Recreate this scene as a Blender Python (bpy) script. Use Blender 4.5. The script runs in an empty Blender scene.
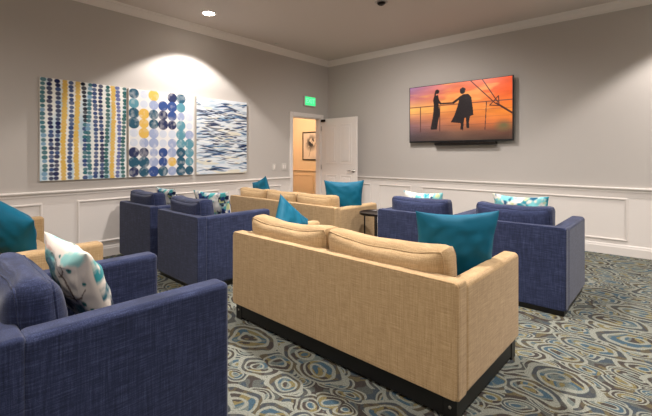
import bpy, bmesh, math, random
import numpy as np
from mathutils import Vector, Matrix, noise as mn
random.seed(7)
SC = bpy.context.scene
COL = SC.collection
R = math.radians
XW, YW, XE, YS, ZC = -5.4, 6.3, 2.6, -2.6, 3.28      # left wall, back wall, right side, south side, ceiling

# ---------------------------------------------------------------- helpers
def lin(c):
    return tuple(((v/255)/12.92 if v/255 <= .04045 else ((v/255+.055)/1.055)**2.4) for v in c)

def link(name, me, mats=None, parent=None):
    o = bpy.data.objects.new(name, me)
    COL.objects.link(o)
    if mats:
        for m in (mats if isinstance(mats, (list, tuple)) else [mats]):
            me.materials.append(m)
    if parent: o.parent = parent
    return o

def from_bm(name, bm, mats, parent=None, smooth=True, wn=False):
    bmesh.ops.recalc_face_normals(bm, faces=bm.faces)
    me = bpy.data.meshes.new(name); bm.to_mesh(me); bm.free()
    if smooth:
        for p in me.polygons: p.use_smooth = True
    o = link(name, me, mats, parent)
    if wn:
        m = o.modifiers.new('wn', 'WEIGHTED_NORMAL'); m.keep_sharp = True; m.weight = 100
    return o

def box(bm, x0, x1, y0, y1, z0, z1, r=0.0, seg=3, mi=0):
    t = bmesh.new()
    bmesh.ops.create_cube(t, size=1)
    for v in t.verts:
        v.co = Vector((x0+(v.co.x+.5)*(x1-x0), y0+(v.co.y+.5)*(y1-y0), z0+(v.co.z+.5)*(z1-z0)))
    if r > 0:
        bmesh.ops.bevel(t, geom=list(t.edges), offset=r, segments=seg, profile=.5, affect='EDGES')
    for f in t.faces: f.material_index = mi
    me = bpy.data.meshes.new('t'); t.to_mesh(me); t.free()
    bm.from_mesh(me); bpy.data.meshes.remove(me)

def lathe(bm, prof, n=40, cx=0, cy=0, mi=0, M=None):
    rings = []
    for r, z in prof:
        ring = []
        for i in range(n):
            a = 2*math.pi*i/n
            p = Vector((cx+r*math.cos(a), cy+r*math.sin(a), z))
            if M: p = M @ p
            ring.append(bm.verts.new(p))
        rings.append(ring)
    for a, b in zip(rings, rings[1:]):
        for i in range(n):
            f = bm.faces.new((a[i], a[(i+1) % n], b[(i+1) % n], b[i])); f.material_index = mi
    for ring in (rings[0], rings[-1]):
        try:
            f = bm.faces.new(ring); f.material_index = mi
        except ValueError: pass

def tube(bm, pts, r, n=8, closed=False, mi=0):
    pts = [Vector(p) for p in pts]; N = len(pts); rings = []
    for i, p in enumerate(pts):
        if closed: d = pts[(i+1) % N]-pts[i-1]
        else: d = pts[min(i+1, N-1)]-pts[max(i-1, 0)]
        d.normalize()
        up = Vector((0, 0, 1)) if abs(d.z) < .9 else Vector((0, 1, 0))
        a = d.cross(up).normalized(); b = d.cross(a).normalized()
        rings.append([bm.verts.new(p+(a*math.cos(2*math.pi*k/n)+b*math.sin(2*math.pi*k/n))*r) for k in range(n)])
    for i in range(N if closed else N-1):
        a, b = rings[i], rings[(i+1) % N]
        # align rings
        best = min(range(n), key=lambda s: (a[0].co-b[s].co).length)
        for k in range(n):
            f = bm.faces.new((a[k], a[(k+1) % n], b[(k+1+best) % n], b[(k+best) % n])); f.material_index = mi
    if not closed:
        bm.faces.new(rings[0]); bm.faces.new(rings[-1])

def sweep(bm, path, prof, closed=False, mi=0):
    """profile (d, z) pairs: d = distance out to the left of the path direction; path in XY with mitred corners."""
    P = [Vector((p[0], p[1])) for p in path]; N = len(P); rings = []
    for i, p in enumerate(P):
        def nrm(a, b):
            d = (b-a).normalized(); return Vector((-d.y, d.x))
        if closed: n1, n2 = nrm(P[i-1], p), nrm(p, P[(i+1) % N])
        elif i == 0: n1 = n2 = nrm(p, P[1])
        elif i == N-1: n1 = n2 = nrm(P[i-1], p)
        else: n1, n2 = nrm(P[i-1], p), nrm(p, P[i+1])
        m = (n1+n2).normalized(); k = 1/max(.2, m.dot(n1))
        rings.append([bm.verts.new((p.x+m.x*d*k, p.y+m.y*d*k, z)) for d, z in prof])
    M = len(prof)
    for i in range(N if closed else N-1):
        a, b = rings[i], rings[(i+1) % N]
        for k in range(M):
            f = bm.faces.new((a[k], a[(k+1) % M], b[(k+1) % M], b[k])); f.material_index = mi
    if not closed:
        bm.faces.new(rings[0]); bm.faces.new(rings[-1])

def prop(o, label=None, cat=None, group=None, kind=None):
    if label: o['label'] = label
    if cat: o['category'] = cat
    if group: o['group'] = group
    if kind: o['kind'] = kind
    return o

def thing(name, label, cat, loc=(0, 0, 0), rz=0, group=None):
    o = bpy.data.objects.new(name, None); COL.objects.link(o)
    o.location = loc; o.rotation_euler = (0, 0, rz)
    o.empty_display_size = .1
    return prop(o, label, cat, group)

def struct(o): o['kind'] = 'structure'; return o

def copy_tree(o, parent=None):
    c = o.copy(); COL.objects.link(c)
    if parent: c.parent = parent
    for ch in list(o.children): copy_tree(ch, c)
    return c

# ---------------------------------------------------------------- materials
def nt(name):
    m = bpy.data.materials.new(name); m.use_nodes = True
    t = m.node_tree; b = t.nodes['Principled BSDF']
    return m, t, b
def nd(t, typ, **kw):
    n = t.nodes.new(typ)
    for k, v in kw.items():
        if k in n.inputs: n.inputs[k].default_value = v
        else: setattr(n, k, v)
    return n
def mathn(t, op, a, b=None, c=None):
    n = t.nodes.new('ShaderNodeMath'); n.operation = op
    for i, v in enumerate((a, b, c)):
        if v is None: continue
        if isinstance(v, (int, float)): n.inputs[i].default_value = v
        else: t.links.new(v, n.inputs[i])
    return n.outputs[0]
def mixc(t, fac, a, b):
    n = t.nodes.new('ShaderNodeMix'); n.data_type = 'RGBA'
    for s, v in ((n.inputs[0], fac), (n.inputs[6], a), (n.inputs[7], b)):
        if isinstance(v, (int, float)): s.default_value = v
        elif isinstance(v, tuple): s.default_value = (*v, 1) if len(v) == 3 else v
        else: t.links.new(v, s)
    return n.outputs[2]
def ramp(t, fac, stops, interp='LINEAR'):
    n = t.nodes.new('ShaderNodeValToRGB'); cr = n.color_ramp; cr.interpolation = interp
    while len(cr.elements) < len(stops): cr.elements.new(.5)
    for e, (p, c) in zip(cr.elements, stops):
        e.position = p; e.color = (*c, 1) if len(c) == 3 else c
    t.links.new(fac, n.inputs[0]); return n.outputs[0]

def plain(name, rgb, rough=.5, metal=0, bump=0, bscale=60, var=0, spec=.5):
    m, t, b = nt(name)
    c = lin(rgb)
    b.inputs['Roughness'].default_value = rough; b.inputs['Metallic'].default_value = metal
    b.inputs['Specular IOR Level'].default_value = spec
    tc = nd(t, 'ShaderNodeTexCoord')
    nz = nd(t, 'ShaderNodeTexNoise', Scale=bscale, Detail=3.0); t.links.new(tc.outputs['Object'], nz.inputs['Vector'])
    lo = tuple(v*(1-var) for v in c); hi = tuple(min(1, v*(1+var)) for v in c)
    t.links.new(ramp(t, nz.outputs[0], [(.3, lo), (.7, hi)]), b.inputs['Base Color'])
    if bump:
        bp = nd(t, 'ShaderNodeBump', Strength=bump, Distance=.002); t.links.new(nz.outputs[0], bp.inputs['Height'])
        t.links.new(bp.outputs[0], b.inputs['Normal'])
    return m

def linen(name, dark, mid, light, contrast=1.0, sheen=.15, big=.25):
    """slubby woven cloth: threads run both ways"""
    m, t, b = nt(name)
    tc = nd(t, 'ShaderNodeTexCoord')
    outs = []
    for sc, dt in (((11, 11, 230), 2), ((210, 210, 10), 2)):
        mp = nd(t, 'ShaderNodeMapping'); mp.inputs['Scale'].default_value = sc
        t.links.new(tc.outputs['Object'], mp.inputs['Vector'])
        nz = nd(t, 'ShaderNodeTexNoise', Scale=1.0, Detail=dt); t.links.new(mp.outputs[0], nz.inputs['Vector']); outs.append(nz.outputs[0])
    fine = nd(t, 'ShaderNodeTexNoise', Scale=330.0, Detail=1.0); t.links.new(tc.outputs['Object'], fine.inputs['Vector'])
    s = mathn(t, 'ADD', mathn(t, 'MULTIPLY', outs[0], .4), mathn(t, 'MULTIPLY', outs[1], .35))
    s = mathn(t, 'ADD', s, mathn(t, 'MULTIPLY', fine.outputs[0], .25))
    w = .17/contrast
    c = ramp(t, s, [(.5-w, lin(dark)), (.5, lin(mid)), (.5+w, lin(light))])
    t.links.new(c, b.inputs['Base Color'])
    b.inputs['Roughness'].default_value = .92; b.inputs['Specular IOR Level'].default_value = .2
    b.inputs['Sheen Weight'].default_value = sheen; b.inputs['Sheen Roughness'].default_value = .5
    bp = nd(t, 'ShaderNodeBump', Strength=.35, Distance=.002); t.links.new(s, bp.inputs['Height'])
    t.links.new(bp.outputs[0], b.inputs['Normal'])
    return m

def emis(name, rgb, st):
    m, t, b = nt(name)
    b.inputs['Base Color'].default_value = (*lin(rgb), 1)
    b.inputs['Emission Color'].default_value = (*lin(rgb), 1); b.inputs['Emission Strength'].default_value = st
    return m

def attr_mat(name, rough=.8, emit=0, sheen=0, weave=0):
    m, t, b = nt(name)
    a = nd(t, 'ShaderNodeAttribute', attribute_name='paint')
    b.inputs['Roughness'].default_value = rough
    if emit:
        b.inputs['Base Color'].default_value = (.01, .01, .01, 1)
        t.links.new(a.outputs['Color'], b.inputs['Emission Color']); b.inputs['Emission Strength'].default_value = emit
    else:
        t.links.new(a.outputs['Color'], b.inputs['Base Color'])
        b.inputs['Specular IOR Level'].default_value = .25
        tc = nd(t, 'ShaderNodeTexCoord'); nz = nd(t, 'ShaderNodeTexNoise', Scale=260.0, Detail=1.0)
        t.links.new(tc.outputs['Object'], nz.inputs['Vector'])
        bp = nd(t, 'ShaderNodeBump', Strength=weave or .15, Distance=.001); t.links.new(nz.outputs[0], bp.inputs['Height'])
        t.links.new(bp.outputs[0], b.inputs['Normal'])
        b.inputs['Sheen Weight'].default_value = sheen
    return m

def carpet_mat():
    m, t, b = nt('carpet')
    tc = nd(t, 'ShaderNodeTexCoord')
    nz = nd(t, 'ShaderNodeTexNoise', Scale=3.2, Detail=2.0); t.links.new(tc.outputs['Object'], nz.inputs['Vector'])
    off = nd(t, 'ShaderNodeVectorMath', operation='MULTIPLY_ADD')
    t.links.new(nz.outputs['Color'], off.inputs[0]); off.inputs[1].default_value = (.20, .20, 0); t.links.new(tc.outputs['Object'], off.inputs[2])
    light = lin(CARPET['light']); blue = lin(CARPET['blue']); olive = lin(CARPET['olive']); brown = lin(CARPET['brown']); slate = lin(CARPET['slate'])
    # patchy fill colours, cut into segments
    seg = nd(t, 'ShaderNodeTexNoise', Scale=7.5, Detail=1.5); t.links.new(off.outputs[0], seg.inputs['Vector'])
    fillA = ramp(t, seg.outputs[0], [(0, brown), (.40, olive), (.50, blue), (.60, slate), (.68, olive)], 'CONSTANT')
    fillB = ramp(t, seg.outputs[0], [(0, blue), (.41, slate), (.49, brown), (.58, olive), (.66, blue)], 'CONSTANT')
    cur = mixc(t, .5, fillB, brown)
    for i, (s, rot, sh, shift) in enumerate(((5.2, .3, 1.35, 3.1), (3.3, -.3, 1.5, 11.7), (2.2, .1, 1.5, 27.9))):
        mp = nd(t, 'ShaderNodeMapping'); mp.inputs['Scale'].default_value = (s, s*sh, 1)
        mp.inputs['Rotation'].default_value = (0, 0, rot); mp.inputs['Location'].default_value = (shift, shift*.7, 0)
        t.links.new(off.outputs[0], mp.inputs['Vector'])
        v = nd(t, 'ShaderNodeTexVoronoi', voronoi_dimensions='2D', Scale=1.0, Randomness=.75); t.links.new(mp.outputs[0], v.inputs['Vector'])
        sep = nd(t, 'ShaderNodeSeparateColor'); t.links.new(v.outputs['Color'], sep.inputs[0])
        rad = mathn(t, 'MULTIPLY_ADD', sep.outputs[0], .24, .36)
        q = mathn(t, 'DIVIDE', v.outputs['Distance'], rad)
        fill = mixc(t, mathn(t, 'GREATER_THAN', sep.outputs[1], .5), fillA, fillB)
        inner = mixc(t, mathn(t, 'GREATER_THAN', sep.outputs[2], .5), fillB, fillA)
        W, K = (1, 1, 1), (0, 0, 0)
        ring = ramp(t, q, [(0, K), (.22, K), (.25, W), (.33, W), (.36, K), (.54, K), (.57, W), (.66, W), (.69, K), (.83, K), (.86, W), (.98, W)], 'LINEAR')
        core = ramp(t, q, [(0, W), (.30, W), (.32, K)], 'LINEAR')
        c = mixc(t, core, fill, inner)
        c = mixc(t, mathn(t, 'MULTIPLY', mathn(t, 'GREATER_THAN', q, .68), .7), c, brown)
        c = mixc(t, ring, c, light)
        inside = mathn(t, 'LESS_THAN', q, 1.0)
        keep = mathn(t, 'MULTIPLY', inside, mathn(t, 'LESS_THAN', sep.outputs[1], (1.0, .8, .7)[i]))
        cur = mixc(t, keep, cur, c)
    fine = nd(t, 'ShaderNodeTexNoise', Scale=150.0, Detail=2.0); t.links.new(tc.outputs['Object'], fine.inputs['Vector'])
    mul = nd(t, 'ShaderNodeMix', data_type='RGBA', blend_type='MULTIPLY'); mul.inputs[0].default_value = 1
    t.links.new(cur, mul.inputs[6]); t.links.new(ramp(t, fine.outputs[0], [(.3, (.6, .6, .6)), (.7, (1.25, 1.25, 1.25))]), mul.inputs[7])
    t.links.new(mul.outputs[2], b.inputs['Base Color'])
    b.inputs['Roughness'].default_value = 1; b.inputs['Specular IOR Level'].default_value = .1
    bp = nd(t, 'ShaderNodeBump', Strength=.4, Distance=.004); t.links.new(fine.outputs[0], bp.inputs['Height'])
    t.links.new(bp.outputs[0], b.inputs['Normal'])
    return m

CARPET = dict(light=(126, 128, 118), blue=(60, 80, 92), olive=(108, 99, 68), brown=(62, 57, 54), slate=(92, 99, 95))
M_wall = plain('wall_paint', (186, 180, 174), .75, bump=.06, bscale=180, var=.01)
M_white = plain('white_trim_paint', (226, 219, 213), .5, bump=.02, bscale=90, var=.01)
M_ceil = plain('ceiling_paint', (206, 196, 188), .9, bump=.05, bscale=140, var=.01)
M_hall = plain('hall_wall_paint', (216, 196, 170), .8, bump=.05, bscale=140, var=.01)
M_carpet = carpet_mat()
M_tan = linen('tan_linen', (136, 108, 74), (172, 143, 104), (200, 172, 132), .75)
M_blue = linen('navy_linen', (18, 23, 42), (38, 46, 76), (72, 81, 114), .8)
M_teal = plain('teal_satin', (0, 94, 122), .6, bump=.15, bscale=300, var=.04, spec=.3)
M_black = plain('black_wood', (9, 8, 8), .4, var=.1)
M_dark = plain('dark_metal', (34, 27, 24), .35, metal=.6, var=.05)
M_chrome = plain('satin_nickel', (180, 175, 168), .28, metal=1, var=.02)
M_tvb = plain('tv_black', (14, 14, 16), .35, var=.05)
M_paint = attr_mat('painted_canvas', .75)
M_print = attr_mat('printed_cotton', .85, sheen=.1, weave=.3)
M_screen = attr_mat('tv_picture', .25, emit=.6)
M_lamp = emis('lamp_glass', (255, 244, 230), 25)
M_green = emis('exit_green', (60, 200, 120), .75)
M_letter = emis('exit_letters', (120, 225, 170), .6)
M_sign = plain('sign_white', (200, 195, 188), .5)

# ---------------------------------------------------------------- the room
bm = bmesh.new(); box(bm, XW-3.8, XE+.1, YS-.1, YW+1.6, -.1, 0)
struct(from_bm('floor', bm, M_carpet, smooth=False))
bm = bmesh.new(); box(bm, XW-.12, XE+.1, YS-.1, YW+.1, ZC, ZC+.1)
struct(from_bm('ceiling', bm, M_ceil, smooth=False))
DY0, DY1, DZ = 5.24, 6.06, 2.06      # door opening in the left wall
RZ = .85
bm = bmesh.new()
for (z0, z1, mi) in ((0, RZ, 1), (RZ, ZC, 0)):
    box(bm, XW-.12, XW, YS-.1, DY0, z0, z1, mi=mi)
    box(bm, XW-.12, XW, DY1, YW+.1, z0, z1, mi=mi)
box(bm, XW-.12, XW, DY0, DY1, DZ, ZC, mi=0)
struct(from_bm('wall_left', bm, [M_wall, M_white], smooth=False))
def wall(name, a, b, c, d):
    bm = bmesh.new()
    box(bm, a, b, c, d, 0, RZ, mi=1); box(bm, a, b, c, d, RZ, ZC, mi=0)
    struct(from_bm(name, bm, [M_wall, M_white], smooth=False))
wall('wall_back', XW, XE+.1, YW, YW+.12)
wall('wall_right', XE, XE+.1, YS, YW)
wall('wall_front', XW, XE+.1, YS-.1, YS)

# skirting, chair rail, crown (swept, inside of the room is to the right of travel => negative d)
base_prof = [(0, 0), (-.016, 0), (-.016, .10), (-.012, .112), (-.010, .128), (-.004, .14), (0, .14)]
rail_prof = [(0, RZ-.035), (-.010, RZ-.033), (-.013, RZ-.012), (-.030, RZ+.004), (-.036, RZ+.012), (-.036, RZ+.024), (-.028, RZ+.03), (0, RZ+.03)]
crown_prof = [(0, ZC-.105), (-.012, ZC-.103), (-.016, ZC-.085), (-.034, ZC-.062), (-.062, ZC-.030), (-.080, ZC-.022), (-.084, ZC-.010), (-.092, ZC), (0, ZC)]
L1 = [(XW, YS), (XW, DY0-.07)]
L2 = [(XW, DY1+.07), (XW, YW), (XE, YW), (XE, YS), (XW, YS)]
for nm, prof in (('baseboard', base_prof), ('chair_rail', rail_prof)):
    for side, path in (('left', [(XW, YS), (XW, DY0-.075)]), ('back', [(XW, DY1+.075), (XW, YW), (XE, YW)]), ('right', [(XE, YW), (XE, YS), (XW, YS)])):
        bm = bmesh.new(); sweep(bm, path, prof)
        k = {'baseboard': 'baseboard_'+side, 'chair_rail': {'left': 'trim_1', 'back': 'trim_2', 'right': 'trim_3'}[side]}[nm]
        o = struct(from_bm(k, bm, M_white, smooth=False))
bm = bmesh.new(); sweep(bm, [(XW, YS), (XW, YW), (XE, YW), (XE, YS)], crown_prof, closed=True)
struct(from_bm('trim_4', bm, M_white, smooth=False))

# raised picture-frame mouldings on the wainscot
def moulding(bm, axis, a0, a1, z0, z1, wallpos, out, w=.028, h=.016):
    for t0, t1, d in ((0, w, h*.55), (w*.25, w*.75, h)):
        def b4(p0, p1, q0, q1):
            lo, hi = sorted((wallpos, wallpos+out*d))
            if axis == 'y': box(bm, lo, hi, p0, p1, q0, q1, .002, 1)
            else: box(bm, p0, p1, lo, hi, q0, q1, .002, 1)
        b4(a0+t0, a1-t0, z0+t0, z0+t1); b4(a0+t0, a1-t0, z1-t1, z1-t0)
        b4(a0+t0, a0+t1, z0+t1, z1-t1); b4(a1-t1, a1-t0, z0+t1, z1-t1)
n = 5
for a0, a1 in ((-2.2, -.75), (-.4, 1.24), (1.59, 3.60), (3.95, 4.95)):
    bm = bmesh.new(); moulding(bm, 'y', a0, a1, .185, .745, XW, 1)
    struct(from_bm('trim_%d' % n, bm, M_white, smooth=False)); n += 1
for a0, a1 in ((-5.1, -4.3), (-4.12, -3.42), (-3.22, -.33), (.05, 2.3)):
    bm = bmesh.new(); moulding(bm, 'x', a0, a1, .185, .745, YW, -1)
    struct(from_bm('trim_%d' % n, bm, M_white, smooth=False)); n += 1
# door casing
bm = bmesh.new()
for x0, x1 in ((XW, XW+.022), (XW-.142, XW-.12)):
    box(bm, x0, x1, DY0-.075, DY0, 0, DZ+.075, .004, 1)
    box(bm, x0, x1, DY1, DY1+.075, 0, DZ+.075, .004, 1)
    box(bm, x0, x1, DY0, DY1, DZ, DZ+.075, .004, 1)
box(bm, XW-.12, XW, DY0, DY0+.018, 0, DZ); box(bm, XW-.12, XW, DY1-.018, DY1, 0, DZ); box(bm, XW-.12, XW, DY0+.018, DY1-.018, DZ-.018, DZ)
struct(from_bm('trim_%d' % n, bm, M_white, smooth=False)); n += 1

# open door leaf, at right angles to the left wall
LX0, LX1, LY = XW+.03, XW+.03+.90, DY1+.005
leaf = thing('door_1', None, None, (0, 0, 0)); leaf['kind'] = 'structure'
bm = bmesh.new(); box(bm, LX0, LX1, LY, LY+.042, .012, DZ-.012, .003, 1)
def raised(bm, x0, x1, z0, z1, arch=0):
    for y0, y1, e in ((LY-.006, LY, 0), (LY+.042, LY+.048, 0)):
        # moulding frame, then field
        for i0, i1 in ((0, .022),):
            box(bm, x0, x1, y0, y1, z0, z0+.022, .003, 1); box(bm, x0, x1, y0, y1, z1-.022, z1, .003, 1)
            box(bm, x0, x0+.022, y0, y1, z0+.022, z1-.022, .003, 1); box(bm, x1-.022, x1, y0, y1, z0+.022, z1-.022, .003, 1)
        box(bm, x0+.055, x1-.055, y0, y1, z0+.055, z1-.055, .006, 2)
for x0, x1 in ((LX0+.12, LX0+.41), (LX1-.41, LX1-.12)):
    raised(bm, x0, x1, 1.12, 1.92)
    raised(bm, x0, x1, .22, .90)
from_bm('door_leaf', bm, M_white, leaf, smooth=False)
bm = bmesh.new()
Mh = Matrix.Translation((LX1-.07, LY, .99)) @ Matrix.Rotation(R(90), 4, 'X')
lathe(bm, [(.0, .0), (.032, .0), (.032, .006), (.028, .012), (.012, .014), (.012, .05), (.0, .05)], 24, M=Mh)
tube(bm, [(LX1-.07, LY-.045, .99), (LX1-.10, LY-.048, .991), (LX1-.14, LY-.048, .993), (LX1-.19, LY-.044, .985)], .009, 10)
from_bm('door_handle', bm, M_chrome, leaf)
for z in (.25, 1.05, 1.85):
    bm = bmesh.new(); tube(bm, [(LX0-.008, LY-.006, z-.05), (LX0-.008, LY-.006, z+.05)], .008, 10)
    from_bm('hinge', bm, M_chrome, leaf)
bm = bmesh.new(); box(bm, LX0+.0, LX0+.11, LY-.035, LY-.004, 1.985, 2.035, .006, 2)
from_bm('door_closer', bm, M_dark, leaf)

# hallway beyond the door
HY = 7.7
bm = bmesh.new(); box(bm, XW-3.8, XW+.4, HY, HY+.1, 0, 2.8)
struct(from_bm('wall_hall_back', bm, M_hall, smooth=False))
bm = bmesh.new(); box(bm, XW-3.8, XW-3.7, 3.4, HY, 0, 2.8)
struct(from_bm('wall_hall_left', bm, M_hall, smooth=False))
bm = bmesh.new(); box(bm, XW-3.8, XW-.12, 3.3, 3.4, 0, 2.8)
struct(from_bm('wall_hall_front', bm, M_hall, smooth=False))
bm = bmesh.new(); box(bm, XW-.12, XW-.02, YW+.12, HY, 0, 2.8)
struct(from_bm('wall_hall_right', bm, M_hall, smooth=False))
bm = bmesh.new(); box(bm, XW-3.8, XW-.12, 3.3, HY+.1, 2.7, 2.8)
struct(from_bm('ceiling_hall', bm, M_hall, smooth=False))
bm = bmesh.new(); sweep(bm, [(XW-3.7, HY), (XW-.12, HY)], [(d, z+.01) for d, z in rail_prof])
struct(from_bm('trim_%d' % n, bm, M_hall, smooth=False)); n += 1
bm = bmesh.new(); moulding(bm, 'x', -7.95, -7.12, .2, .76, HY, -1); moulding(bm, 'x', -6.95, -6.0, .2, .76, HY, -1)
struct(from_bm('trim_%d' % n, bm, M_hall, smooth=False)); n += 1

# ---------------------------------------------------------------- painting small rasters, carried as vertex colours
def canvas(h, w, c): return np.ones((h, w, 3))*np.array(lin(c))
def uvgrid(h, w, asp):
    v, u = np.mgrid[0:h, 0:w]; return (u+.5)/w*asp, (v+.5)/h       # u in units of height, v down
def blend(img, mask, c):
    a = np.clip(mask, 0, 1)[..., None]; img[:] = img*(1-a)+np.array(lin(c))*a
def vnoise(h, w, sx, sy, seed):
    rs = np.random.RandomState(seed); out = np.zeros((h, w)); amp = 1; tot = 0
    for k in range(3):
        gx, gy = int(sx*2**k)+2, int(sy*2**k)+2
        g = rs.rand(gy+1, gx+1)
        y = np.linspace(0, gy-1.001, h); x = np.linspace(0, gx-1.001, w)
        yi, xi = y.astype(int), x.astype(int); fy, fx = (y-yi)[:, None], (x-xi)[None, :]
        fy, fx = fy*fy*(3-2*fy), fx*fx*(3-2*fx)
        o = (g[yi][:, xi]*(1-fy)*(1-fx)+g[yi+1][:, xi]*fy*(1-fx)+g[yi][:, xi+1]*(1-fy)*fx+g[yi+1][:, xi+1]*fy*fx)
        out += o*amp; tot += amp; amp *= .5
    return out/tot
def poly(U, V, pts):
    ins = np.zeros(U.shape, bool); n_ = len(pts)
    for i in range(n_):
        x1, y1 = pts[i]; x2, y2 = pts[(i+1) % n_]
        if y1 == y2: continue
        c = ((y1 > V) != (y2 > V)) & (U < (x2-x1)*(V-y1)/(y2-y1)+x1); ins ^= c
    return ins.astype(float)
def segd(U, V, a, b):
    ax, ay = a; bx, by = b; L = (bx-ax)**2+(by-ay)**2
    t = np.clip(((U-ax)*(bx-ax)+(V-ay)*(by-ay))/L, 0, 1)
    return np.hypot(U-ax-t*(bx-ax), V-ay-t*(by-ay))

def art_dots():
    H, W = 300, 240; U, V = uvgrid(H, W, .8); rs = np.random.RandomState(3)
    img = canvas(H, W, (236, 236, 230))
    n1 = vnoise(H, W, 14, 3, 1); blend(img, (n1-.42)*2.6, (176, 200, 214))
    navy, blue, teal, yel, blk, sky, green, lav = (16, 28, 80), (44, 70, 122), (46, 106, 118), (220, 180, 84), (14, 18, 40), (116, 156, 184), (26, 92, 92), (88, 98, 154)
    cols = [teal, navy, navy, yel, blue, yel, blk, teal, blue, navy, green, yel, lav, green]
    N = len(cols)
    for i, c in enumerate(cols):
        xb = .8*(i+.55)/N; ph = rs.rand()*6; am = .006+.006*rs.rand()
        if c == blk: am = .004
        ny = 24 if c != yel else 30
        for k in range(ny):
            y = (k+.5)/ny+rs.uniform(-.004, .004)
            x = xb+am*math.sin(ph+y*5)+(-.03*math.exp(-y*6)+.02 if c == blk else 0)+rs.uniform(-.003, .003)
            cc = c
            if c == blk and k > 9: cc = teal if rs.rand() < .6 else blue
            if c == navy and rs.rand() < .25: cc = blue
            if c == teal and rs.rand() < .3: cc = sky
            r = (.0215 if c != yel else .023)*rs.uniform(.88, 1.08)
            d = np.hypot((U-x)/1.15, V-y)
            blend(img, np.clip((r-d)/.006+.3, 0, 1)*rs.uniform(.88, 1), cc)
    return img
def art_circles():
    H, W = 300, 240; U, V = uvgrid(H, W, .8); rs = np.random.RandomState(5)
    img = canvas(H, W, (228, 226, 224))
    N, T, Y, L, B, P, G = (18, 34, 80), (20, 78, 102), (222, 180, 84), (198, 206, 222), (38, 70, 134), (122, 142, 190), (84, 142, 158)
    rows = ['TLYLNTL', 'GLPBBGL', 'TYTNBPL', 'TYTNNGL', 'LYPLLGP', 'LPPLPGG', 'NNPBPTG', 'TTPBYTG', 'NTBTPTT']
    key = dict(N=N, T=T, Y=Y, L=L, B=B, P=P, G=G)
    ny = len(rows)
    wash = vnoise(H, W, 18, 18, 9)
    for j, row in enumerate(rows):
        for i, ch in enumerate(row):
            x = .8*(i+.5)/7; y = (j+.5)/ny
            r = {'L': .052, 'P': .058}.get(ch, .064)*rs.uniform(.9, 1.05)
            d = np.hypot(U-x, V-y)
            op = {'L': .8, 'P': .75}.get(ch, .98)
            a = np.clip((r-d)/.006, 0, 1)*(op-.55*np.clip(wash-.5, 0, 1)*2)
            blend(img, a, key[ch])
            if ch in 'TB' and rs.rand() < .12:
                blend(img, np.clip((r*.55-d)/.008, 0, 1)*.5, L)
    return img
def art_strokes():
    H, W = 300, 240; U, V = uvgrid(H, W, .8); rs = np.random.RandomState(11)
    img = canvas(H, W, (214, 220, 226))
    n1 = vnoise(H, W, 5, 50, 2); blend(img, np.clip((n1-.52)*5, 0, .9), (170, 190, 206))
    blend(img, np.clip((vnoise(H, W, 4, 30, 8)-.6)*6, 0, .7), (224, 214, 186))
    for k in range(330):
        y = rs.rand(); x = rs.uniform(-.1, .8); L = rs.uniform(.06, .34); th = rs.uniform(.005, .015)
        if not (.05 < y < .97): continue
        dens = .4+.6*math.exp(-((y-.62)/.16)**2)+.3*math.exp(-((y-.25)/.12)**2)
        if rs.rand() > dens: continue
        yy = y+.012*np.sin((U-x)*18+rs.rand()*6)
        e = np.clip(1-np.abs((U-x-L/2)/(L/2)), 0, 1)**.5
        a = np.clip((th*e-np.abs(V-yy))/.003+.2, 0, 1)*(e > 0)
        blend(img, a*rs.uniform(.6, 1), [(20, 40, 80), (40, 70, 116), (70, 112, 152), (14, 26, 58)][rs.randint(4)])
    for k in range(40):
        y = rs.rand(); x = rs.uniform(-.1, .8); L = rs.uniform(.1, .4)
        e = np.clip(1-np.abs((U-x-L/2)/(L/2)), 0, 1)**.5
        a = np.clip((.006*e-np.abs(V-y))/.003, 0, 1)*(e > 0)
        blend(img, a, (236, 236, 232))
    return img
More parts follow.
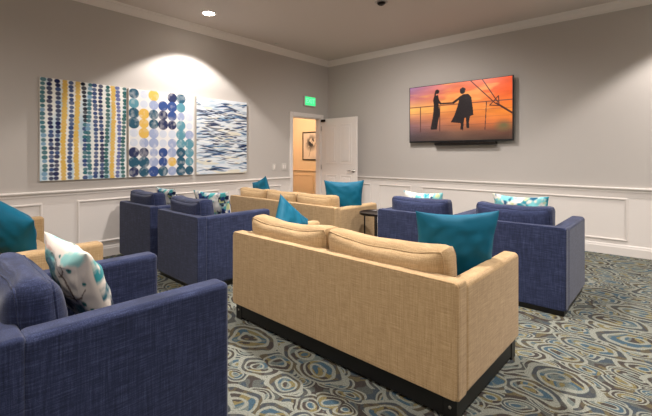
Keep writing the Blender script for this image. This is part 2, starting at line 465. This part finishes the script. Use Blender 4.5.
def tv_picture():
    H, W = 180, 320; U, V = uvgrid(H, W, 1.778); u = U/1.778
    def L3(c): return np.array(lin(c))
    ramps = [(0, [(148, 112, 150), (232, 124, 92), (226, 78, 28)]), (.22, [(206, 122, 122), (240, 120, 62), (232, 84, 24)]),
             (.42, [(246, 184, 92), (240, 150, 74), (236, 110, 34)]), (.55, [(198, 128, 92), (226, 128, 62), (238, 132, 40)]),
             (.72, [(128, 92, 96), (190, 112, 70), (214, 108, 48)]), (.86, [(84, 66, 70), (120, 82, 64), (104, 62, 46)]), (1.0, [(60, 48, 48), (78, 58, 48), (72, 50, 40)])]
    img = np.zeros((H, W, 3))
    for (v0, c0), (v1, c1) in zip(ramps, ramps[1:]):
        m = ((V >= v0) & (V <= v1))[..., None]; t = ((V-v0)/(v1-v0))[..., None]
        def hor(c): return np.where(u[..., None] < .5, L3(c[0])*(1-u[..., None]*2)+L3(c[1])*u[..., None]*2, L3(c[1])*(2-u[..., None]*2)+L3(c[2])*(u[..., None]*2-1))
        img = np.where(m, hor(c0)*(1-t)+hor(c1)*t, img)
    n_ = vnoise(H, W, 5, 14, 4); img *= (.75+.5*n_)[..., None]
    blend(img, np.clip((vnoise(H, W, 4, 9, 21)-.58)*5, 0, .7)*(V < .5), (250, 170, 90))
    dk = (30, 20, 22)
    blend(img, np.clip(1-np.hypot((u-.93)/.1, (V-.78)/.12), 0, 1)*1.2, (110, 96, 60))
    blend(img, (np.abs(V-.375) < .007), (120, 70, 50))
    for x in (.12, .33, .56, .78): blend(img, (np.abs(u-x+(.03*(V-.4) if x > .6 else 0)) < .004)*(V > .37)*(V < .84), (84, 48, 40))
    for y in (.5, .62, .74): blend(img, (np.abs(V-y) < .004)*.5, (120, 72, 56))
    S = lambda pts: poly(u, V, pts)
    # standing figure in a long dress
    blend(img, np.clip((.033-np.hypot((u-.300), (V-.115)*.56)*1.0)/.004, 0, 1)*0+np.clip((.024-np.hypot(u-.302, (V-.125)*.5625))/.003, 0, 1), dk)
    blend(img, S([(.285, .10), (.272, .17), (.265, .30), (.27, .34), (.29, .17)]), dk)
    blend(img, S([(.272, .19), (.312, .185), (.322, .27), (.318, .37), (.332, .52), (.312, .66), (.300, .80), (.236, .80), (.232, .77), (.252, .60), (.262, .47), (.266, .35), (.258, .27)]), dk)
    blend(img, np.clip((.012-segd(u, V*.5625, (.30, .25*.5625), (.335, .34*.5625)))/.003, 0, 1), dk)
    blend(img, np.clip((.009-segd(u, V*.5625, (.335, .345*.5625), (.375, .345*.5625)))/.003, 0, 1), dk)
    u0 = u; u = u-.03
    # standing figure in a long coat
    blend(img, np.clip((.027-np.hypot(u-.528, (V-.165)*.5625))/.003, 0, 1), dk)
    blend(img, poly(u, V, [(.505, .12), (.53, .095), (.556, .12), (.56, .15), (.50, .15)]), dk)
    blend(img, poly(u, V, [(.50, .25), (.535, .215), (.585, .22), (.612, .28), (.625, .45), (.632, .58), (.60, .60), (.59, .70), (.592, .80), (.566, .80), (.560, .62), (.548, .62), (.54, .70), (.535, .82), (.508, .82), (.510, .71), (.47, .70), (.412, .685), (.45, .56), (.478, .42), (.487, .36)]), dk)
    blend(img, np.clip((.013-segd(u, V*.5625, (.505, .27*.5625), (.44, .345*.5625)))/.003, 0, 1), dk)
    blend(img, np.clip((.009-segd(u, V*.5625, (.44, .35*.5625), (.335, .345*.5625)))/.003, 0, 1), dk)
    u = u0
    # rigging
    dr = (70, 30, 22)
    blend(img, np.clip((.006-segd(u, V*.5625, (.615, -.02), (.86, .42*.5625)))/.003, 0, 1), dr)
    blend(img, np.clip((.006-segd(u, V*.5625, (.73, -.02), (.88, .40*.5625)))/.003, 0, 1), dr)
    blend(img, np.clip((.010-segd(u, V*.5625, (.87, .42*.5625), (1.01, .60*.5625)))/.003, 0, 1), dr)
    for a, b_ in (((.81, .44), (.885, .30)), ((.885, .30), (.89, .43)), ((.81, .44), (.89, .46))):
        blend(img, np.clip((.006-segd(u, V*.5625, (a[0], a[1]*.5625), (b_[0], b_[1]*.5625)))/.003, 0, 1), dr)
    return img
def hall_print():
    H, W = 120, 96; U, V = uvgrid(H, W, .8); img = canvas(H, W, (206, 196, 188)); img *= (.8+.3*vnoise(H, W, 4, 4, 3))[..., None]
    blend(img, np.clip((vnoise(H, W, 5, 6, 12)-.42)*9, 0, 1)*np.clip(1.5-np.hypot((U-.42)/.24, (V-.38)/.24), 0, 1), (44, 46, 54))
    blend(img, np.clip((.012-segd(U, V, (.45, .45), (.3, .9)))/.006, 0, 1), (60, 60, 64))
    return img
def branch_print(seed=0):
    H = W = 150; U, V = uvgrid(H, W, 1.0); img = canvas(H, W, (222, 212, 200))
    n1 = vnoise(H, W, 4, 4, 31+seed); n2 = vnoise(H, W, 16, 9, 32+seed); n3 = vnoise(H, W, 7, 7, 33+seed)
    def blob(x, y, rx, ry, c, k=1.0, lo=.3):
        d = np.hypot((U-x)/rx, (V-y)/ry)+(n2-.5)*.9
        blend(img, np.clip((1-d)/.35, 0, 1)*k*np.clip((n3-lo+.2)*4, .7, 1), c)
    blob(.22, .22, .30, .13, (84, 172, 172), .9); blob(.18, .40, .24, .14, (40, 138, 146)); blob(.30, .30, .12, .1, (14, 92, 112))
    blob(.80, .10, .22, .10, (120, 200, 196), .8)
    blob(.30, .62, .34, .20, (30, 96, 112)); blob(.40, .74, .32, .18, (18, 44, 74)); blob(.72, .86, .2, .12, (60, 140, 140), .8); blob(.16, .9, .2, .15, (16, 40, 66))
    blob(.22, .10, .2, .03, (206, 150, 130), .6)
    br = (96, 74, 64)
    for a, b_, w in (((.52, .22), (.60, .36), .010), ((.60, .36), (.68, .48), .013), ((.68, .48), (.74, .68), .013), ((.60, .36), (.52, .40), .008), ((.60, .36), (.66, .26), .008), ((.66, .26), (.64, .18), .006),
                   ((.74, .66), (.58, .62), .010), ((.58, .62), (.46, .58), .007), ((.74, .66), (.86, .60), .009), ((.86, .60), (.93, .50), .006), ((.52, .22), (.47, .16), .006)):
        blend(img, np.clip((w*1.5-segd(U, V, a, b_))/.006, 0, 1), br)
    for x, y, r in ((.76, .24, .045), (.40, .56, .04), (.84, .70, .045), (.80, .86, .04), (.93, .42, .035), (.34, .14, .03), (.56, .10, .03), (.92, .78, .03), (.48, .30, .025)):
        d = np.hypot(U-x, (V-y)*1.2)+(n2-.5)*.03
        blend(img, np.clip((r-d)/.012, 0, 1), (28, 118, 116)); blend(img, np.clip((r*.45-d)/.012, 0, 1), (10, 60, 66))
    return img
def splash_print():
    H = W = 120; U, V = uvgrid(H, W, 1.0); img = canvas(H, W, (214, 212, 206))
    n1 = vnoise(H, W, 6, 5, 61); n2 = vnoise(H, W, 7, 6, 62); n3 = vnoise(H, W, 8, 8, 63)
    blend(img, np.clip((n1-.52)*9, 0, 1), (70, 158, 160))
    blend(img, np.clip((n2-.55)*11, 0, 1), (22, 54, 112))
    blend(img, np.clip((n3-.62)*11, 0, 1), (16, 26, 60))
    blend(img, np.clip((vnoise(H, W, 9, 9, 64)-.62)*9, 0, 1), (190, 196, 140))
    return img

def aqua_print(seed):
    H = W = 110; img = canvas(H, W, (220, 216, 206))
    for k, (c, lo) in enumerate((((120, 196, 200), .46), ((44, 140, 158), .58), ((196, 206, 150), .66), ((20, 84, 118), .66))):
        blend(img, np.clip((vnoise(H, W, 7, 6, seed*10+k)-lo)*10, 0, 1), c)
    return img

def set_paint(me, cols):
    a = me.color_attributes.new('paint', 'FLOAT_COLOR', 'POINT')
    flat = np.ones((len(me.vertices), 4), np.float32); flat[:, :3] = cols
    a.data.foreach_set('color', flat.ravel())

def painted_panel(name, img, w, h, depth, mats, parent=None, edge=(214, 208, 200)):
    """front face in local XZ at y=0 facing -y, body behind (y>0); origin at centre"""
    H, W, _ = img.shape
    vs = []; cs = []
    for j in range(H+1):
        for i in range(W+1):
            vs.append((-w/2+w*i/W, 0, h/2-h*j/H)); cs.append(img[min(j, H-1), min(i, W-1)])
    fs = []
    for j in range(H):
        for i in range(W):
            a = j*(W+1)+i; fs.append((a, a+W+1, a+W+2, a+1))
    if depth > 0:
        b0 = len(vs)
        for y in (0.0005, depth):
            for x, z in ((-w/2, -h/2), (w/2, -h/2), (w/2, h/2), (-w/2, h/2)): vs.append((x, y, z)); cs.append(lin(edge))
        fs += [(b0+0, b0+4, b0+5, b0+1), (b0+1, b0+5, b0+6, b0+2), (b0+2, b0+6, b0+7, b0+3), (b0+3, b0+7, b0+4, b0), (b0+4, b0+7, b0+6, b0+5)]
    me = bpy.data.meshes.new(name); me.from_pydata(vs, [], fs); me.update()
    set_paint(me, np.array(cs))
    return link(name, me, mats, parent)

# the three canvases on the left wall
for (yc, nm, img, lab) in ((1.68, 'a', art_dots(), 'large abstract canvas of vertical strings of navy, teal and yellow dots'),
                           (2.657, 'b', art_circles(), 'large abstract canvas with a grid of blue, teal and yellow circles'),
                           (3.65, 'c', art_strokes(), 'large abstract canvas of horizontal blue and white brush strokes')):
    o = painted_panel('wall_canvas', img, .945, 1.19, .035, M_paint)
    o.location = (XW+.036, yc, 1.597); o.rotation_euler = (0, 0, R(90))
    prop(o, lab, 'painting', 'abstract canvases on the left wall')
    bpy.context.view_layer.update()

# television
tv = thing('television', 'wide flat television on the wall playing an orange sunset scene', 'television', (-2.54, YW-.10, 2.005))
bm = bmesh.new(); box(bm, -.865, .865, 0, .035, -.49, .49, .004, 2)
from_bm('screen_bezel', bm, M_tvb, tv, wn=True)
s = painted_panel('screen', tv_picture(), 1.70, .945, 0, M_screen, tv); s.location = (0, -.001, .008)
bm = bmesh.new(); box(bm, -.25, .25, .035, .098, -.2, .2, .004, 1)
from_bm('wall_mount', bm, M_tvb, tv, smooth=False)
sb = thing('sound_bar', 'slim black sound bar under the television', 'speaker', (-2.43, YW-.075, 1.486))
bm = bmesh.new(); box(bm, -.50, .50, -.04, .074, -.025, .025, .012, 3)
from_bm('sound_bar_body', bm, M_tvb, sb, wn=True)
bm = bmesh.new(); box(bm, -.485, .485, -.044, -.04, -.018, .018, .0015, 1)
from_bm('speaker_grille', bm, M_dark, sb, smooth=False)

# exit sign
ex = thing('exit_sign', 'lit green exit sign above the open doorway', 'sign', (XW, 5.70, 2.38), R(90))
bm = bmesh.new(); box(bm, -.165, .165, -.045, 0, -.1, .1, .008, 2)
from_bm('sign_housing', bm, M_sign, ex, wn=True)
bm = bmesh.new(); box(bm, -.15, .15, -.049, -.045, -.086, .086, .001, 1)
from_bm('sign_face', bm, M_green, ex, smooth=False)
cu = bpy.data.curves.new('t', 'FONT'); cu.body = 'EXIT'; cu.size = .13; cu.align_x = 'CENTER'; cu.align_y = 'CENTER'; cu.extrude = .001; cu.offset = .002
to = bpy.data.objects.new('t', cu); COL.objects.link(to)
bpy.context.view_layer.update()
me = bpy.data.meshes.new_from_object(to.evaluated_get(bpy.context.evaluated_depsgraph_get()))
bpy.data.objects.remove(to)
me.transform(Matrix.Translation((0, -.051, 0)) @ Matrix.Rotation(R(90), 4, 'X'))
link('lettering', me, None, ex); me.materials.clear(); me.materials.append(M_letter)

# switches by the door
for y, w, lab in ((4.77, .075, 'single white light switch plate, further from the door casing'), (5.02, .12, 'wider white light switch plate beside the door casing')):
    sw = thing('light_switch', lab, 'light switch', (XW, y, 1.08), R(90))
    bm = bmesh.new(); box(bm, -w/2, w/2, -.008, 0, -.06, .06, .003, 2); from_bm('switch_plate', bm, M_sign, sw, wn=True)
    for dx in ((0,) if w < .1 else (-.025, .025)):
        bm = bmesh.new(); box(bm, dx-.014, dx+.014, -.013, -.008, -.032, .032, .002, 1); from_bm('rocker', bm, M_white, sw, smooth=False)

# hallway picture
pf = thing('picture_frame', 'black framed floral print on the hallway wall seen through the doorway', 'picture', (-7.20, HY-.001, 1.545))
bm = bmesh.new()
box(bm, -.31, .31, -.03, 0, .355, .385, .003, 1); box(bm, -.31, .31, -.03, 0, -.385, -.355, .003, 1)
box(bm, -.31, -.28, -.03, 0, -.355, .355, .003, 1); box(bm, .28, .31, -.03, 0, -.355, .355, .003, 1)
from_bm('frame', bm, M_black, pf, smooth=False)
p = painted_panel('print', hall_print(), .56, .71, .01, M_paint, pf); p.location = (0, -.014, 0)

# ---------------------------------------------------------------- upholstery
def puff(bm, cx, cy, z0, sx, sy, sz, r=.04, bulge=(.01, .02, .02), sag=0, n=16, seed=0, tilt=0, lump=.006, ears=0):
    """soft stuffed block"""
    t = bmesh.new(); bmesh.ops.create_cube(t, size=2)
    bmesh.ops.subdivide_edges(t, edges=t.edges[:], cuts=n-1, use_grid_fill=True)
    a, b, c = sx/2, sy/2, sz/2
    for v in t.verts:
        p = [math.sin(max(-1, min(1, k))*math.pi/2) for k in v.co]
        u_, v_, w_ = p
        P = Vector((p[0]*a, p[1]*b, p[2]*c))
        q = Vector((max(-a+r, min(a-r, P.x)), max(-b+r, min(b-r, P.y)), max(-c+r, min(c-r, P.z))))
        d = P-q
        if d.length > 1e-6: P = q+d.normalized()*r
        P.x += bulge[0]*u_*(1-v_**2)*(1-w_**2)
        P.y += bulge[1]*v_*(1-u_**4)*(1-w_**2)
        P.z += bulge[2]*w_*(1-u_**4)*(1-v_**2)
        if sag and w_ > 0: P.z -= sag*(1-abs(u_)**2.5)*w_
        if ears: P.z += ears*max(0, w_)*abs(u_)**6; P.x += .3*ears*u_*max(0, w_)**4
        nv = mn.noise_vector(Vector((P.x*5+seed*7.3, P.y*5, P.z*5)))
        P += nv*lump
        if tilt: P.y -= (P.z+c)*tilt
        v.co = P+Vector((cx, cy, z0+c))
    me = bpy.data.meshes.new('t'); t.to_mesh(me); t.free(); bm.from_mesh(me); bpy.data.meshes.remove(me)
    def seam(sgn, k=64):
        """piping path around the front/back edge of the block"""
        out = []
        for i in range(k):
            th = 2*math.pi*i/k; cc, ss = math.cos(th), math.sin(th); m_ = max(abs(cc), abs(ss))
            u_, w_ = cc/m_, ss/m_
            P = Vector((u_*a, sgn*(b-r*.3), w_*c))
            q = Vector((max(-a+r, min(a-r, P.x)), P.y, max(-c+r, min(c-r, P.z))))
            d = P-q
            if d.length > 1e-6: P = q+d.normalized()*(r*.74 if True else r)
            if sag and w_ > 0: P.z -= sag*(1-abs(u_)**2.5)*w_
            if ears: P.z += ears*max(0, w_)*abs(u_)**6; P.x += .3*ears*u_*max(0, w_)**4
            P += mn.noise_vector(Vector((P.x*5+seed*7.3, P.y*5, P.z*5)))*lump
            if tilt: P.y -= (P.z+c)*tilt
            out.append(P+Vector((cx, cy, z0+c)))
        return out
    return seam

def upholstered(name, label, cat, loc, rz, w, d, H, zb, ncush, mat, group, aw=.12, ctop=.86, seat_z=.44, seed=0, legs=False, csag=.015, cth=.17, cr=.055, ears=.012):
    root = thing(name, label, cat, (loc[0], loc[1], 0), rz, group)
    bt = .10
    # base on the floor
    bm = bmesh.new()
    i = .02
    if legs:
        box(bm, -w/2+.09, w/2-.09, -d/2+i+.005, -d/2+i+.035, .02, zb, .002, 1); box(bm, -w/2+.09, w/2-.09, d/2-i-.035, d/2-i-.005, .02, zb, .002, 1)
        box(bm, -w/2+i+.005, -w/2+i+.035, -d/2+.09, d/2-.09, .02, zb, .002, 1); box(bm, w/2-i-.035, w/2-i-.005, -d/2+.09, d/2-.09, .02, zb, .002, 1)
        box(bm, -w/2+.06, w/2-.06, -d/2+.06, d/2-.06, zb-.02, zb)
        from_bm('base_rail', bm, M_black, root, smooth=False)
        for sx in (-1, 1):
            for sy in (-1, 1):
                bm = bmesh.new(); cx, cy = sx*(w/2-i-.035), sy*(d/2-i-.035)
                box(bm, cx-.035, cx+.035, cy-.035, cy+.035, 0, zb, .004, 2)
                lg = from_bm('leg', bm, M_black, root, wn=True)
                if sy < 0:
                    bm = bmesh.new()
                    Mh = Matrix.Translation((cx, cy-.035, zb*.62)) @ Matrix.Rotation(R(90), 4, 'X')
                    lathe(bm, [(0, 0), (.008, 0), (.008, .002), (.005, .004), (0, .004)], 12, M=Mh)
                    from_bm('bolt', bm, M_chrome, lg)
    else:
        box(bm, -w/2+i, w/2-i, -d/2+i, d/2-i, 0, zb+.01, .003, 1)
        from_bm('plinth', bm, M_black, root, smooth=False)
    rr = .018
    bm = bmesh.new(); box(bm, -w/2, w/2, -d/2, -d/2+bt, zb, H, rr, 4)
    back = from_bm('back_panel', bm, mat, root, wn=True)
    # welt around the outside back
    bm = bmesh.new(); x, y, z0, z1 = w/2-.006, -d/2+.006, zb+.008, H-.006
    pts = [(-x+.02, y, z1), (x-.02, y, z1), (x-.006, y, z1-.006), (x, y, z1-.02), (x, y, z0+.02), (x-.006, y, z0+.006), (x-.02, y, z0), (-x+.02, y, z0), (-x+.006, y, z0+.006), (-x, y, z0+.02), (-x, y, z1-.02), (-x+.006, y, z1-.006)]
    tube(bm, pts, .006, 8, closed=True); from_bm('piping', bm, mat, back)
    for sgn in (-1, 1):
        bm = bmesh.new()
        x0, x1 = sorted((sgn*w/2, sgn*(w/2-aw)))
        box(bm, x0, x1, -d/2+bt-.012, d/2, zb, H-(.018 if legs else .004), .03, 5)
        from_bm('arm', bm, mat, root, wn=True)
    bm = bmesh.new(); box(bm, -w/2+aw-.01, w/2-aw+.01, -d/2+bt-.01, d/2-.02, zb+.01, .29, .015, 2)
    from_bm('seat_base', bm, mat, root, wn=True)
    cw = (w-2*aw)/ncush
    ns = max(1, ncush)
    for k in range(ns):
        cx = -w/2+aw+cw*(k+.5)
        bm = bmesh.new(); sm = puff(bm, cx, .045, .285, cw-.008, d-bt-.08, seat_z-.285, .03, (.002, .008, .015), seed=seed+k, n=10, lump=.002)
        c = from_bm('seat_cushion', bm, mat, root)
    for k in range(ncush):
        cx = -w/2+aw+cw*(k+.5)
        bm = bmesh.new()
        sm = puff(bm, cx, -d/2+bt+cth/2+.012, seat_z+.005, cw-.002, cth, ctop-seat_z-.01, cr, (.004, .035, .012), csag, seed=seed+10*k+3, n=18, tilt=.10, lump=.012, ears=ears)
        c = from_bm('back_cushion', bm, mat, root)
        bm = bmesh.new()
        for sg in (-1, 1): tube(bm, sm(sg), .0045, 6, closed=True)
        from_bm('piping', bm, mat, c)
    return root

FY = R(-1.8)
upholstered('sofa', 'tan linen two-cushion sofa in the foreground seen from behind, black legs', 'sofa', (-1.645, 2.285), FY, 1.87, .92, .69, .12, 2, M_tan, 'tan sofas', ctop=.825, seed=1, legs=True, aw=.105, cr=.075, cth=.185, csag=.034)
upholstered('sofa', 'tan three-cushion sofa in the far row nearest the open door', 'sofa', (-3.96, 3.965), R(-1.5), 2.15, .87, .68, .12, 3, M_tan, 'tan sofas', ctop=.80, seed=2, legs=True)
upholstered('sofa', 'tan sofa at the left edge beyond the nearest blue armchair', 'sofa', (-4.03, .66), R(-1.4), 1.855, .90, .68, .12, 2, M_tan, 'tan sofas', ctop=.80, seed=3, legs=True)
CG = 'navy blue armchairs'
def chair(label, x, y, rz, seed, **kw): return upholstered('armchair', label, 'armchair', (x, y), rz, .88, .86, .715, .045, 1, M_blue, CG, ctop=.865, seed=seed, csag=.025, **kw)
chair('navy blue armchair nearest the camera in the lower left corner', -1.975, .66, R(-2.2), 21, cth=.15, cr=.072, ears=0)
chair('navy blue armchair immediately left of the foreground sofa, white splashed pillow on it', -3.690, 2.40, R(-2.5), 22)
chair('navy blue armchair closest to the wall of paintings', -4.785, 2.44, R(-.5), 23)
chair('navy blue armchair beside the small round side table', -1.90, 3.985, R(-.5), 24)
chair('navy blue armchair furthest right with open carpet beside it', -1.005, 4.02, R(-1.2), 25)

# ---------------------------------------------------------------- throw pillows
def pillow(name, label, size, T, loc, lean, yaw, mat, img=None, group=None, roll=0, seed=0, n=44, h=None):
    h = h or size
    n = n if img is None else 110
    vs, cs, fs = [], [], []
    idx = {}
    for side in (-1, 1):
        for j in range(n+1):
            for i in range(n+1):
                if side == 1 and (i in (0, n) or j in (0, n)): idx[side, i, j] = idx[-1, i, j]; continue
                a = math.sin((2*i/n-1)*math.pi/2*.98)/math.sin(math.pi/2*.98); b = math.sin((2*j/n-1)*math.pi/2*.98)/math.sin(math.pi/2*.98)
                x = a*size/2*(1-.11*(1-b*b)*abs(a)**1.5); z = b*h/2*(1-.11*(1-a*a)*abs(b)**1.5)
                prof = (max(0, 1-a**2)*max(0, 1-b**2))**.46
                y = side*T/2*prof*(1+.12*mn.noise(Vector((a*1.7+seed, b*1.7, side*3))))
                # creases running in from the corners
                cr = mn.noise(Vector((a*3.5+seed*3, b*3.5, side*2.0+5)))
                y += side*.010*cr*min(1, prof*1.5)
                edge = (1-max(abs(a), abs(b)))
                y += .010*mn.noise(Vector((a*2+seed, b*2, 9)))*(1 if edge < .3 else .5)
                idx[side, i, j] = len(vs); vs.append((x, y, z+h/2))
                if img is not None:
                    H_, W_, _ = img.shape
                    u = (a+1)/2 if side == -1 else (1-a)/2
                    cs.append(img[min(H_-1, int((1-(b+1)/2)*H_)), min(W_-1, int(u*W_))])
    for side in (-1, 1):
        for j in range(n):
            for i in range(n):
                q = [idx[side, i, j], idx[side, i+1, j], idx[side, i+1, j+1], idx[side, i, j+1]]
                fs.append(q if side == -1 else q[::-1])
    me = bpy.data.meshes.new(name); me.from_pydata(vs, [], fs); me.update()
    for p in me.polygons: p.use_smooth = True
    if img is not None: set_paint(me, np.array(cs))
    o = link(name, me, mat)
    o.rotation_mode = 'XYZ'
    M = Matrix.Translation(loc) @ Matrix.Rotation(yaw, 4, 'Z') @ Matrix.Rotation(-lean, 4, 'X') @ Matrix.Translation((0, 0, h/2)) @ Matrix.Rotation(roll, 4, 'Y') @ Matrix.Translation((0, 0, -h/2))
    o.matrix_world = M
    return prop(o, label, 'pillow', group)
TG = 'teal throw pillows'
SZ = .455
# lean > 0 tips the top towards +y of the pillow
pillow('throw_pillow', 'teal pillow at the right end of the foreground sofa', .51, .15, (-.985, 2.335, SZ+.01), R(-10), R(43), M_teal, group=TG, seed=1)
pillow('throw_pillow', 'teal pillow at the left end of the foreground sofa, propped with one corner up', .46, .15, (-2.325, 2.29, SZ-.02), R(-12), R(-76), M_teal, group=TG, seed=2, roll=R(-36))
pillow('throw_pillow', 'teal pillow at the right end of the far tan sofa by the door', .51, .15, (-3.10, 3.93, SZ+.02), R(-8), R(40), M_teal, group=TG, seed=3)
pillow('throw_pillow', 'teal pillow at the left end of the far tan sofa', .50, .15, (-4.69, 3.95, SZ-.02), R(-8), R(-12), M_teal, group=TG, seed=4, roll=R(-15))
pillow('throw_pillow', 'large teal pillow on the tan sofa at the left edge', .50, .22, (-4.16, .80, SZ-.06), R(-14), R(20), M_teal, group=TG, seed=5, roll=R(22))
PG = 'patterned throw pillows'
bp0 = branch_print(); bp0 = bp0[np.clip((np.arange(150)*1.25+4).astype(int), 0, 149)]; sp0 = splash_print()
pillow('throw_pillow', 'cream pillow printed with a brown branch and teal blossoms on the nearest armchair', .46, .15, (-2.06, .70, SZ+.025), R(-20), R(3), M_print, bp0, PG, seed=6, roll=R(5))
pillow('throw_pillow', 'white, navy and green splashed pillow on the armchair left of the foreground sofa', .51, .15, (-3.86, 2.56, SZ-.05), R(-14), R(16), M_print, sp0, PG, seed=7)
pillow('throw_pillow', 'patterned pillow mostly hidden on the armchair closest to the paintings', .46, .15, (-4.84, 2.53, SZ-.02), R(-14), R(3), M_print, sp0, PG, seed=8)
pillow('throw_pillow', 'white and aqua pillow peeking over the armchair beside the round table', .47, .15, (-2.02, 4.07, SZ-.02), R(-12), R(2), M_print, aqua_print(5), PG, seed=9)
pillow('throw_pillow', 'white and aqua pillow peeking over the armchair furthest right', .50, .15, (-1.02, 4.08, SZ-.02), R(-12), R(-1), M_print, aqua_print(9), PG, seed=10)

# ---------------------------------------------------------------- side table
st = thing('side_table', 'small round dark metal side table between far sofa and armchair', 'table', (-2.615, 3.94, 0), R(20))
bm = bmesh.new(); lathe(bm, [(0, .585), (.195, .585), (.2, .588), (.2, .612), (.197, .615), (.19, .612), (.188, .603), (0, .603)], 48)
from_bm('table_top', bm, M_dark, st)
for k in range(4):
    a = R(90*k+10); bm = bmesh.new(); x, y = .135*math.cos(a), .135*math.sin(a)
    box(bm, x-.008, x+.008, y-.008, y+.008, .012, .586, .002, 1); from_bm('leg', bm, M_dark, st, smooth=False)
bm = bmesh.new(); lathe(bm, [(.12, 0), (.15, 0), (.15, .014), (.12, .014), (.12, 0)], 40)
from_bm('base_ring', bm, M_dark, st)

# ---------------------------------------------------------------- ceiling fittings and light
K = (254, 247, 242)
def spot(x, y, power, size=118, blend_=.5, z=ZC-.03, col=K, rad=.05, aim=None):
    ld = bpy.data.lights.new('downlight_beam', 'SPOT'); ld.energy = power; ld.spot_size = R(size); ld.spot_blend = blend_
    ld.color = lin(col); ld.shadow_soft_size = rad
    lo = bpy.data.objects.new('downlight_beam', ld); COL.objects.link(lo); lo.location = (x, y, z)
    if aim: lo.rotation_euler = aim
    return lo
dl0 = None
def downlight(x, y, label, power, **kw):
    global dl0
    if dl0 is None:
        t = thing('recessed_downlight', label, 'ceiling light', (x, y, ZC), 0, 'recessed ceiling downlights')
        bm = bmesh.new(); lathe(bm, [(.078, 0), (.108, 0), (.108, -.004), (.100, -.010), (.084, -.010), (.078, -.004), (.078, 0)], 40)
        from_bm('trim_ring', bm, M_white, t)
        bm = bmesh.new(); lathe(bm, [(0, -.001), (.078, -.001), (.078, -.004), (.04, -.014), (0, -.017)], 32)
        from_bm('lens', bm, M_lamp, t); dl0 = t
    else:
        t = copy_tree(dl0); t.location = (x, y, ZC); t['label'] = label
    spot(x, y, power, **kw)
P = 95
downlight(-4.78, 3.02, 'glowing recessed downlight in the ceiling above the paintings', 130, size=112, blend_=.22)
hid = 'unseen recessed downlight in the ceiling out of the frame'
for x, y, p in ((-4.3, -.9, 35), (-2.1, .3, 150), (-1.9, 2.75, 280), (.6, 2.9, 200), (.6, .1, 90), (-2.1, -1.7, 60), (.9, -1.7, 50)):  # unseen fittings added as wide fill, to lift the walls and furniture
    downlight(x, y, hid, p, size=168, blend_=1.0)
downlight(.62, 5.6, hid, 150, size=114, blend_=.3)
spot(-2.75, 4.27, 130, size=150, blend_=1.0, z=ZC-.06, aim=(R(25), 0, R(25)))
# adjustable fitting; the beam above is added to brighten the back corner
t = thing('adjustable_downlight', 'adjustable downlight with dark tilted eyeball near the middle of the ceiling edge', 'ceiling light', (-2.75, 4.27, ZC))
bm = bmesh.new(); lathe(bm, [(.055, 0), (.085, 0), (.085, -.005), (.06, -.012), (.055, 0)], 36); from_bm('trim_ring', bm, M_chrome, t)
bm = bmesh.new(); lathe(bm, [(0, -.001), (.055, -.001), (.05, -.025), (.03, -.04), (.026, -.03), (0, -.03)], 28, M=Matrix.Rotation(R(14), 4, 'X')); from_bm('eyeball', bm, M_dark, t)
for x, y, lab in ((-5.17, 4.64, 'small white sprinkler cap near the back left corner of the ceiling'),):
    t = thing('sprinkler_cap', lab, 'sprinkler', (x, y, ZC))
    bm = bmesh.new(); lathe(bm, [(0, 0), (.045, 0), (.045, -.004), (.035, -.010), (0, -.012)], 28); from_bm('cap', bm, M_sign, t)

# hallway lamp
hl = thing('hallway_ceiling_light', 'warm round ceiling lamp in the hallway beyond the door', 'ceiling light', (-7.2, 6.2, 2.7))
bm = bmesh.new(); lathe(bm, [(0, 0), (.16, 0), (.16, -.03), (.13, -.07), (.06, -.09), (0, -.095)], 36); from_bm('lamp_bowl', bm, emis('hall_lamp', (255, 200, 140), 3), hl)
ld = bpy.data.lights.new('hall_glow', 'POINT'); ld.energy = 60; ld.color = lin((255, 222, 186)); ld.shadow_soft_size = .12
lo = bpy.data.objects.new('hall_glow', ld); COL.objects.link(lo); lo.location = (-7.2, 6.2, 2.45)

# ---------------------------------------------------------------- world, camera, view
w = bpy.data.worlds.new('world'); SC.world = w; w.use_nodes = True
w.node_tree.nodes['Background'].inputs[0].default_value = (.02, .02, .02, 1)
cam = bpy.data.cameras.new('camera'); co = bpy.data.objects.new('camera', cam); COL.objects.link(co)
cam.sensor_width = 36; cam.sensor_fit = 'HORIZONTAL'; cam.lens = 388/652*36
cam.shift_y = -53/652; cam.clip_start = .02
co.location = (0, 0, 1.3); co.rotation_euler = (R(90), 0, R(40.9))
SC.camera = co
SC.view_settings.view_transform = 'Standard'; SC.view_settings.look = 'None'
SC.view_settings.gamma = 1; SC.view_settings.use_curve_mapping = False
SC.view_settings.exposure = 0.93
SC.cycles.use_denoising = True
SC.cycles.max_bounces = 10; SC.cycles.diffuse_bounces = 6
